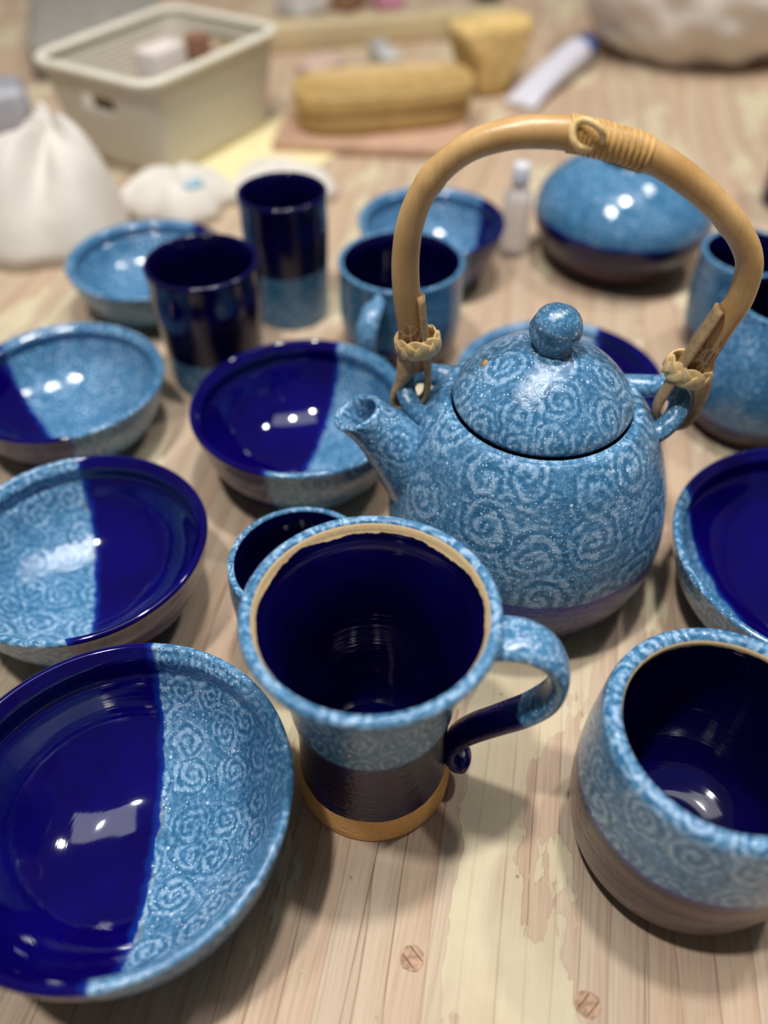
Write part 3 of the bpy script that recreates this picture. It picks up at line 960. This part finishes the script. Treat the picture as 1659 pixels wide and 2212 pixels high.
cloth('cloth', -0.206, 0.798, 0.058, 0.046, 0.034, 'low crumpled white cloth lying between the basket and the rear left bowl', white, 5, 2.6, (0, 0), 0.6, 4)
cloth('cloth', -0.104, 0.825, 0.056, 0.048, 0.026, 'flat folded white cloth right behind the tall dark cup', white, 8, 2.8, (0, 0), 0.5, 3)
bm = bmesh.new()
bmesh.ops.create_uvsphere(bm, u_segments=16, v_segments=8, radius=0.011)
for v in bm.verts: v.co.z *= 0.35
bs = bm_obj('blue_rag', bm, [simple('blue_rag', (140, 176, 196), 0.9)], None, (-0.184, 0.781, 0.029))
tag(bs, 'small scrap of pale blue rag lying on the low white cloth', 'rag')

# basket
def basket(x, y, ang, L, Wd, H, label):
    root = empty('basket', (x, y, 0), ang)
    tag(root, label, 'basket')
    bmt = NT('cream_plastic_weave')
    uv = bmt.coords('UV')
    u, v, _ = bmt.sep(uv)
    a = bmt.math('SINE', bmt.math('MULTIPLY', bmt.math('ADD', u, v), 620))
    b = bmt.math('SINE', bmt.math('MULTIPLY', bmt.math('SUBTRACT', u, v), 620))
    hgt = bmt.math('MULTIPLY', a, b)
    colr = bmt.mix(bmt.smooth(hgt, -0.4, 0.5), lin(208, 200, 182), lin(228, 222, 206))
    wm = bmt.out(colr, 0.5, bmt.bump(hgt, 0.7, 0.001), 0.4)
    def rrect(sx, sy, r, n=7):
        pts = []
        for cx, cy, a0 in ((sx - r, sy - r, 0), (-sx + r, sy - r, PI / 2), (-sx + r, -sy + r, PI), (sx - r, -sy + r, 1.5 * PI)):
            for k in range(n):
                q = a0 + PI / 2 * k / (n - 1)
                pts.append((cx + r * math.cos(q), cy + r * math.sin(q)))
        # subdivide long runs
        out = []
        for i, p in enumerate(pts):
            q = pts[(i + 1) % len(pts)]
            d = math.hypot(q[0] - p[0], q[1] - p[1])
            m = max(1, round(d / 0.008))
            for k in range(m): out.append((p[0] + (q[0] - p[0]) * k / m, p[1] + (q[1] - p[1]) * k / m))
        return out
    base = rrect(L / 2, Wd / 2, 0.022)
    N = len(base)
    rows = 13
    bm = bmesh.new()
    ul = bm.loops.layers.uv.new('UVMap')
    grid = []
    for i in range(rows + 1):
        t = i / rows
        sc = 0.86 + 0.14 * t
        grid.append([bm.verts.new((px * sc, py * sc, 0.003 + (H - 0.003) * t)) for px, py in base])
    per = [0.0]
    for i in range(N):
        p, q = base[i], base[(i + 1) % N]
        per.append(per[-1] + math.hypot(q[0] - p[0], q[1] - p[1]))
    for i in range(rows):
        for k in range(N):
            k2 = (k + 1) % N
            cx = (base[k][0] + base[k2][0]) / 2; cy = (base[k][1] + base[k2][1]) / 2
            if abs(abs(cx) - L / 2) < 0.004 and abs(cy) < 0.021 and 8 <= i <= 9: continue   # hand hole
            f = bm.faces.new((grid[i][k], grid[i][k2], grid[i + 1][k2], grid[i + 1][k]))
            us = (per[k], per[k + 1], per[k + 1], per[k]); vs = (i, i, i + 1, i + 1)
            for lp, uu, vv in zip(f.loops, us, vs): lp[ul].uv = (uu, vv * H / rows)
    bm.faces.new(list(reversed(grid[0])))
    w = bm_obj('wall', bm, [wm], root)
    w.name = 'woven_side'
    md = w.modifiers.new('thickness', 'SOLIDIFY'); md.thickness = 0.0025; md.offset = -1
    rim = [(px, py, H) for px, py in base]
    new_obj('rim', tube(rim, 0.0055, 10, True, 0.8, False, Vector((0, 0, 1))), [simple('cream_rim', (224, 218, 200), 0.45, 0.05)], root)
    return root
ba = math.atan2(1.01 - 0.857, -0.121 + 0.2145)
bx = (-0.335 - 0.121) / 2 + 0.01
bas = basket(-0.235, 0.962, ba, 0.210, 0.158, 0.098, 'cream woven plastic basket with a hand hole, behind the white cloths')
bm = bmesh.new(); box_bm(bm, -0.026, 0.026, -0.016, 0.016, 0, 0.084, 0.004)
o = bm_obj('carton', bm, [simple('white_card', (222, 212, 204), 0.7, 0.05)], None, (-0.242, 0.985, 0.0062)); o.rotation_euler = (0, 0, ba)
tag(o, 'white carton standing inside the cream basket', 'box')
bm = bmesh.new(); box_bm(bm, -0.012, 0.012, -0.009, 0.009, 0, 0.088, 0.002)
o = bm_obj('brown_block', bm, [simple('brown_wood', (140, 100, 78), 0.6)], None, (-0.205, 1.008, 0.0062)); o.rotation_euler = (0, 0, ba)
tag(o, 'brown wooden block standing in the cream basket beside the carton', 'block')
bm = bmesh.new(); box_bm(bm, -0.010, 0.010, -0.030, 0.030, 0, 0.070, 0.002)  # added block; its dark colour stands in for shade behind the hand hole
o = bm_obj('brown_block', bm, [simple('hand_hole_dark', (84, 62, 50), 0.6)], None, (-0.235 - 0.070 * math.cos(ba), 0.962 - 0.070 * math.sin(ba), 0.0062)); o.rotation_euler = (0, 0, ba)
tag(o, 'added dark brown block inside the basket, standing in for shade in its hand hole', 'block')
# pale sheet under the basket
bm = bmesh.new(); box_bm(bm, -0.12, 0.12, -0.06, 0.06, 0.0003, 0.0022, 0.0006)
o = bm_obj('paper_sheet', bm, [simple('yellow_paper', (232, 218, 170), 0.8, 0.04)], None, (-0.116, 0.925, 0)); o.rotation_euler = (0, 0, ba)
tag(o, 'pale yellow sheet sticking out under the right side of the basket', 'paper')

# oval lidded tub on a board
def square_up(me):
    for v in me.vertices:
        r = math.hypot(v.co.x, v.co.y)
        if r > 1e-5:
            c, q = abs(v.co.x / r), abs(v.co.y / r)
            k = (c ** 3 + q ** 3) ** (-1 / 3)
            v.co.x *= k; v.co.y *= k * 0.48
def oval_rows(prof, m=0): return [(r, z, m, 'c', 0.08) for r, z in prof]
bm = bmesh.new(); box_bm(bm, -0.105, 0.105, -0.062, 0.062, 0, 0.012, 0.002)
o = bm_obj('wooden_board', bm, [simple('pink_brown_board', (188, 152, 126), 0.6, 0.12, 30)], None, (-0.012, 0.972, 0)); o.rotation_euler = (0, 0, -math.radians(6))
tag(o, 'reddish wooden board lying under the oval ochre tub', 'board')
tub = empty('tub', (0.000, 0.990, 0.012), math.radians(13))
tag(tub, 'low oval ochre tub with a lid, standing on the reddish board', 'tub')
tm = simple('ochre_bentwood', (170, 138, 82), 0.55, 0.10, 50)
tm2 = simple('ochre_lid', (188, 156, 98), 0.5, 0.10, 50)
me = lathe(oval_rows([(0, 0), (0.096, 0), (0.098, 0.002), (0.099, 0.024), (0, 0.024)]), 80)
square_up(me)
new_obj('tub_body', me, [tm], tub)
me = lathe(oval_rows([(0, 0.022), (0.1005, 0.022), (0.102, 0.024), (0.102, 0.040), (0.1002, 0.042), (0.096, 0.042), (0.094, 0.037), (0, 0.036)]), 80)
square_up(me)
new_obj('lid', me, [tm2], tub)

# sponge
bm = bmesh.new()
bmesh.ops.create_icosphere(bm, subdivisions=4, radius=1.0)
for v in bm.verts:
    d = v.co.normalized()
    s = max(abs(d.x), abs(d.y), abs(d.z))
    q = d / (s ** 0.75)
    n = 1 + 0.06 * mnoise.noise(d * 2.1) + 0.03 * mnoise.noise(d * 7)
    wedge = 1.0 - 0.45 * max(0, -d.z) * (0.5 + 0.5 * d.x) - 0.22 * (0.5 - 0.5 * d.z)
    v.co = Vector((q.x * 0.056 * n * (0.70 + 0.42 * d.z), q.y * 0.030 * n, q.z * 0.042 * n))
zmin = min(v.co.z for v in bm.verts)
for v in bm.verts: v.co.z = max(v.co.z - zmin - 0.002, 0.0)
o = bm_obj('sponge', bm, [simple('yellow_sponge', (214, 182, 118), 0.9, 0.16, 60, 0.6, 260)], None, (0.128, 1.112, 0))
o.rotation_euler = (0, 0, math.radians(28))
tag(o, 'yellow lumpy sponge between the ochre tub and the white tube', 'sponge')

# tube with blue cap
tdir = Vector((0.28 - 0.158, 1.262 - 1.075, 0)).normalized()
tr = empty('tube', (0.162, 1.050, 0), math.atan2(tdir.y, tdir.x))
tag(tr, 'white squeeze tube with a blue cap lying beside the sponge', 'tube')
pts = [(0.0, 0, 0.004), (0.03, 0, 0.010), (0.08, 0, 0.016), (0.14, 0, 0.019), (0.165, 0, 0.0195)]
q = spline(pts, 6)
R_ = [0.021 - 0.002 * (i / len(q)) for i in range(len(q))]
Fl = [0.16 + 0.80 * min(1, i / (len(q) * 0.75)) for i in range(len(q))]
new_obj('tube_body', tube(q, R_, 24, False, Fl, True, Vector((0, 0, 1))), [simple('white_plastic', (214, 212, 222), 0.35, 0.03)], tr)
new_obj('cap', tube([(0.163, 0, 0.0195), (0.166, 0, 0.0195), (0.194, 0, 0.0195), (0.197, 0, 0.0195)], [0.0150, 0.0165, 0.0158, 0.0140], 24, False, None, True, Vector((0, 0, 1))), [simple('blue_plastic', (64, 104, 172), 0.35, 0.05)], tr)

# white sack at the upper right
bm = bmesh.new()
bmesh.ops.create_icosphere(bm, subdivisions=5, radius=1.0)
for v in bm.verts:
    d = v.co.normalized()
    n = 1 + 0.10 * mnoise.noise(d * 1.7 + Vector((3, 1, 2))) + 0.06 * mnoise.noise(d * 4.5) + 0.02 * math.sin(d.x * 14 + d.z * 9)
    v.co = Vector((d.x * 0.165 * n, d.y * 0.11 * n, d.z * 0.105 * n))
zmin = min(v.co.z for v in bm.verts)
for v in bm.verts: v.co.z = max(v.co.z - zmin - 0.014, 0.0)
o = bm_obj('sack', bm, [simple('off_white_sack', (218, 209, 200), 0.75, 0.10, 16, 0.5, 90)], None, (0.428, 1.245, 0))
tag(o, 'big rumpled off-white sack at the upper right corner', 'bag')

# small clear bottle
def clear_material():
    nt = NT('clear_plastic')
    n, _ = nt.noise(nt.coords(), 90, 2)
    return nt.out((0.93, 0.95, 1.0, 1), 0.12, nt.bump(n, 0.2, 0.001), None, **{'Transmission Weight': 0.65, 'IOR': 1.35})
bt = empty('bottle', (0.117, 0.703, 0))
tag(bt, 'small clear plastic bottle between the rear blue bowl and the round pot', 'bottle')
me = lathe([(r, z, 0, 'c', 0.012) for r, z in [(0, 0.0), (0.011, 0.0), (0.0122, 0.0015), (0.0122, 0.050), (0.0115, 0.056), (0.006, 0.061), (0.0055, 0.066), (0, 0.066)]], 40)
new_obj('bottle_body', me, [clear_material()], bt)
me = lathe([(r, z, 0, 'c', 0.012) for r, z in [(0, 0.0655), (0.0075, 0.0655), (0.0078, 0.067), (0.0072, 0.080), (0.006, 0.082), (0, 0.082)]], 32)
new_obj('cap', me, [simple('white_cap', (226, 226, 230), 0.3, 0.02)], bt)

# long wooden tray and clutter along the back
bm = bmesh.new(); box_bm(bm, -0.22, 0.20, -0.016, 0.016, 0, 0.034, 0.003)
o = bm_obj('wooden_rail', bm, [simple('pale_batten', (196, 178, 140), 0.6, 0.1, 20)], None, (-0.01, 1.30, 0)); o.rotation_euler = (0, 0, math.radians(14))
tag(o, 'long pale wooden batten lying across the bench behind the ochre tub', 'board')
def blob(name, x, y, sx, sy, sz, rgb, label, cat, seed, rough=0.6):
    bm = bmesh.new()
    box_bm(bm, -sx, sx, -sy, sy, 0, sz, min(sx, sy, sz) * 0.35, 3)
    bmesh.ops.subdivide_edges(bm, edges=bm.edges, cuts=1)
    for v in bm.verts:
        n = mnoise.noise(v.co * 30 + Vector((seed, 0, 0)))
        if v.co.z > 0.002: v.co += Vector((0.003 * n, 0.003 * n, 0.004 * n))
    o = bm_obj(name, bm, [simple(name + '_surface', rgb, rough, 0.1, 40)], None, (x, y, 0))
    o.rotation_euler = (0, 0, seed * 0.37)
    return tag(o, label, cat)
blob('glaze_tub', 0.005, 1.47, 0.022, 0.022, 0.05, (214, 150, 178), 'pink tub at the top of the photo behind the wooden batten', 'tub', 1)
blob('glaze_tin', -0.125, 1.43, 0.03, 0.03, 0.05, (214, 214, 214), 'white tin behind the right end of the basket', 'tin', 2)
blob('brown_block', -0.055, 1.46, 0.026, 0.02, 0.045, (150, 116, 92), 'brown block between the white tin and pink tub', 'block', 3)
blob('storage_box', 0.165, 1.50, 0.02, 0.02, 0.04, (58, 56, 70), 'small dark box behind the right end of the wooden batten', 'box', 4)
blob('cloth_bundle', -0.40, 1.30, 0.15, 0.09, 0.05, (146, 142, 134), 'flat grey bundle behind the basket in the upper left corner', 'bundle', 5, 0.9)
blob('plastic_box', -0.450, 0.965, 0.055, 0.035, 0.055, (168, 168, 178), 'grey plastic box left of the basket behind the tall white cloth', 'box', 1, 0.3)
blob('paper_bag', -0.62, 1.14, 0.07, 0.07, 0.07, (120, 92, 66), 'brown paper bag at the upper left photo edge', 'bag', 2, 0.8)
blob('clay_lump', -0.08, 1.13, 0.03, 0.02, 0.03, (200, 172, 156), 'pinkish lump of clay behind the ochre tub left end', 'clay', 3, 0.8)
blob('tin', 0.0, 1.145, 0.035, 0.012, 0.04, (190, 190, 186), 'small grey metal tin behind the ochre tub', 'tin', 5, 0.25)
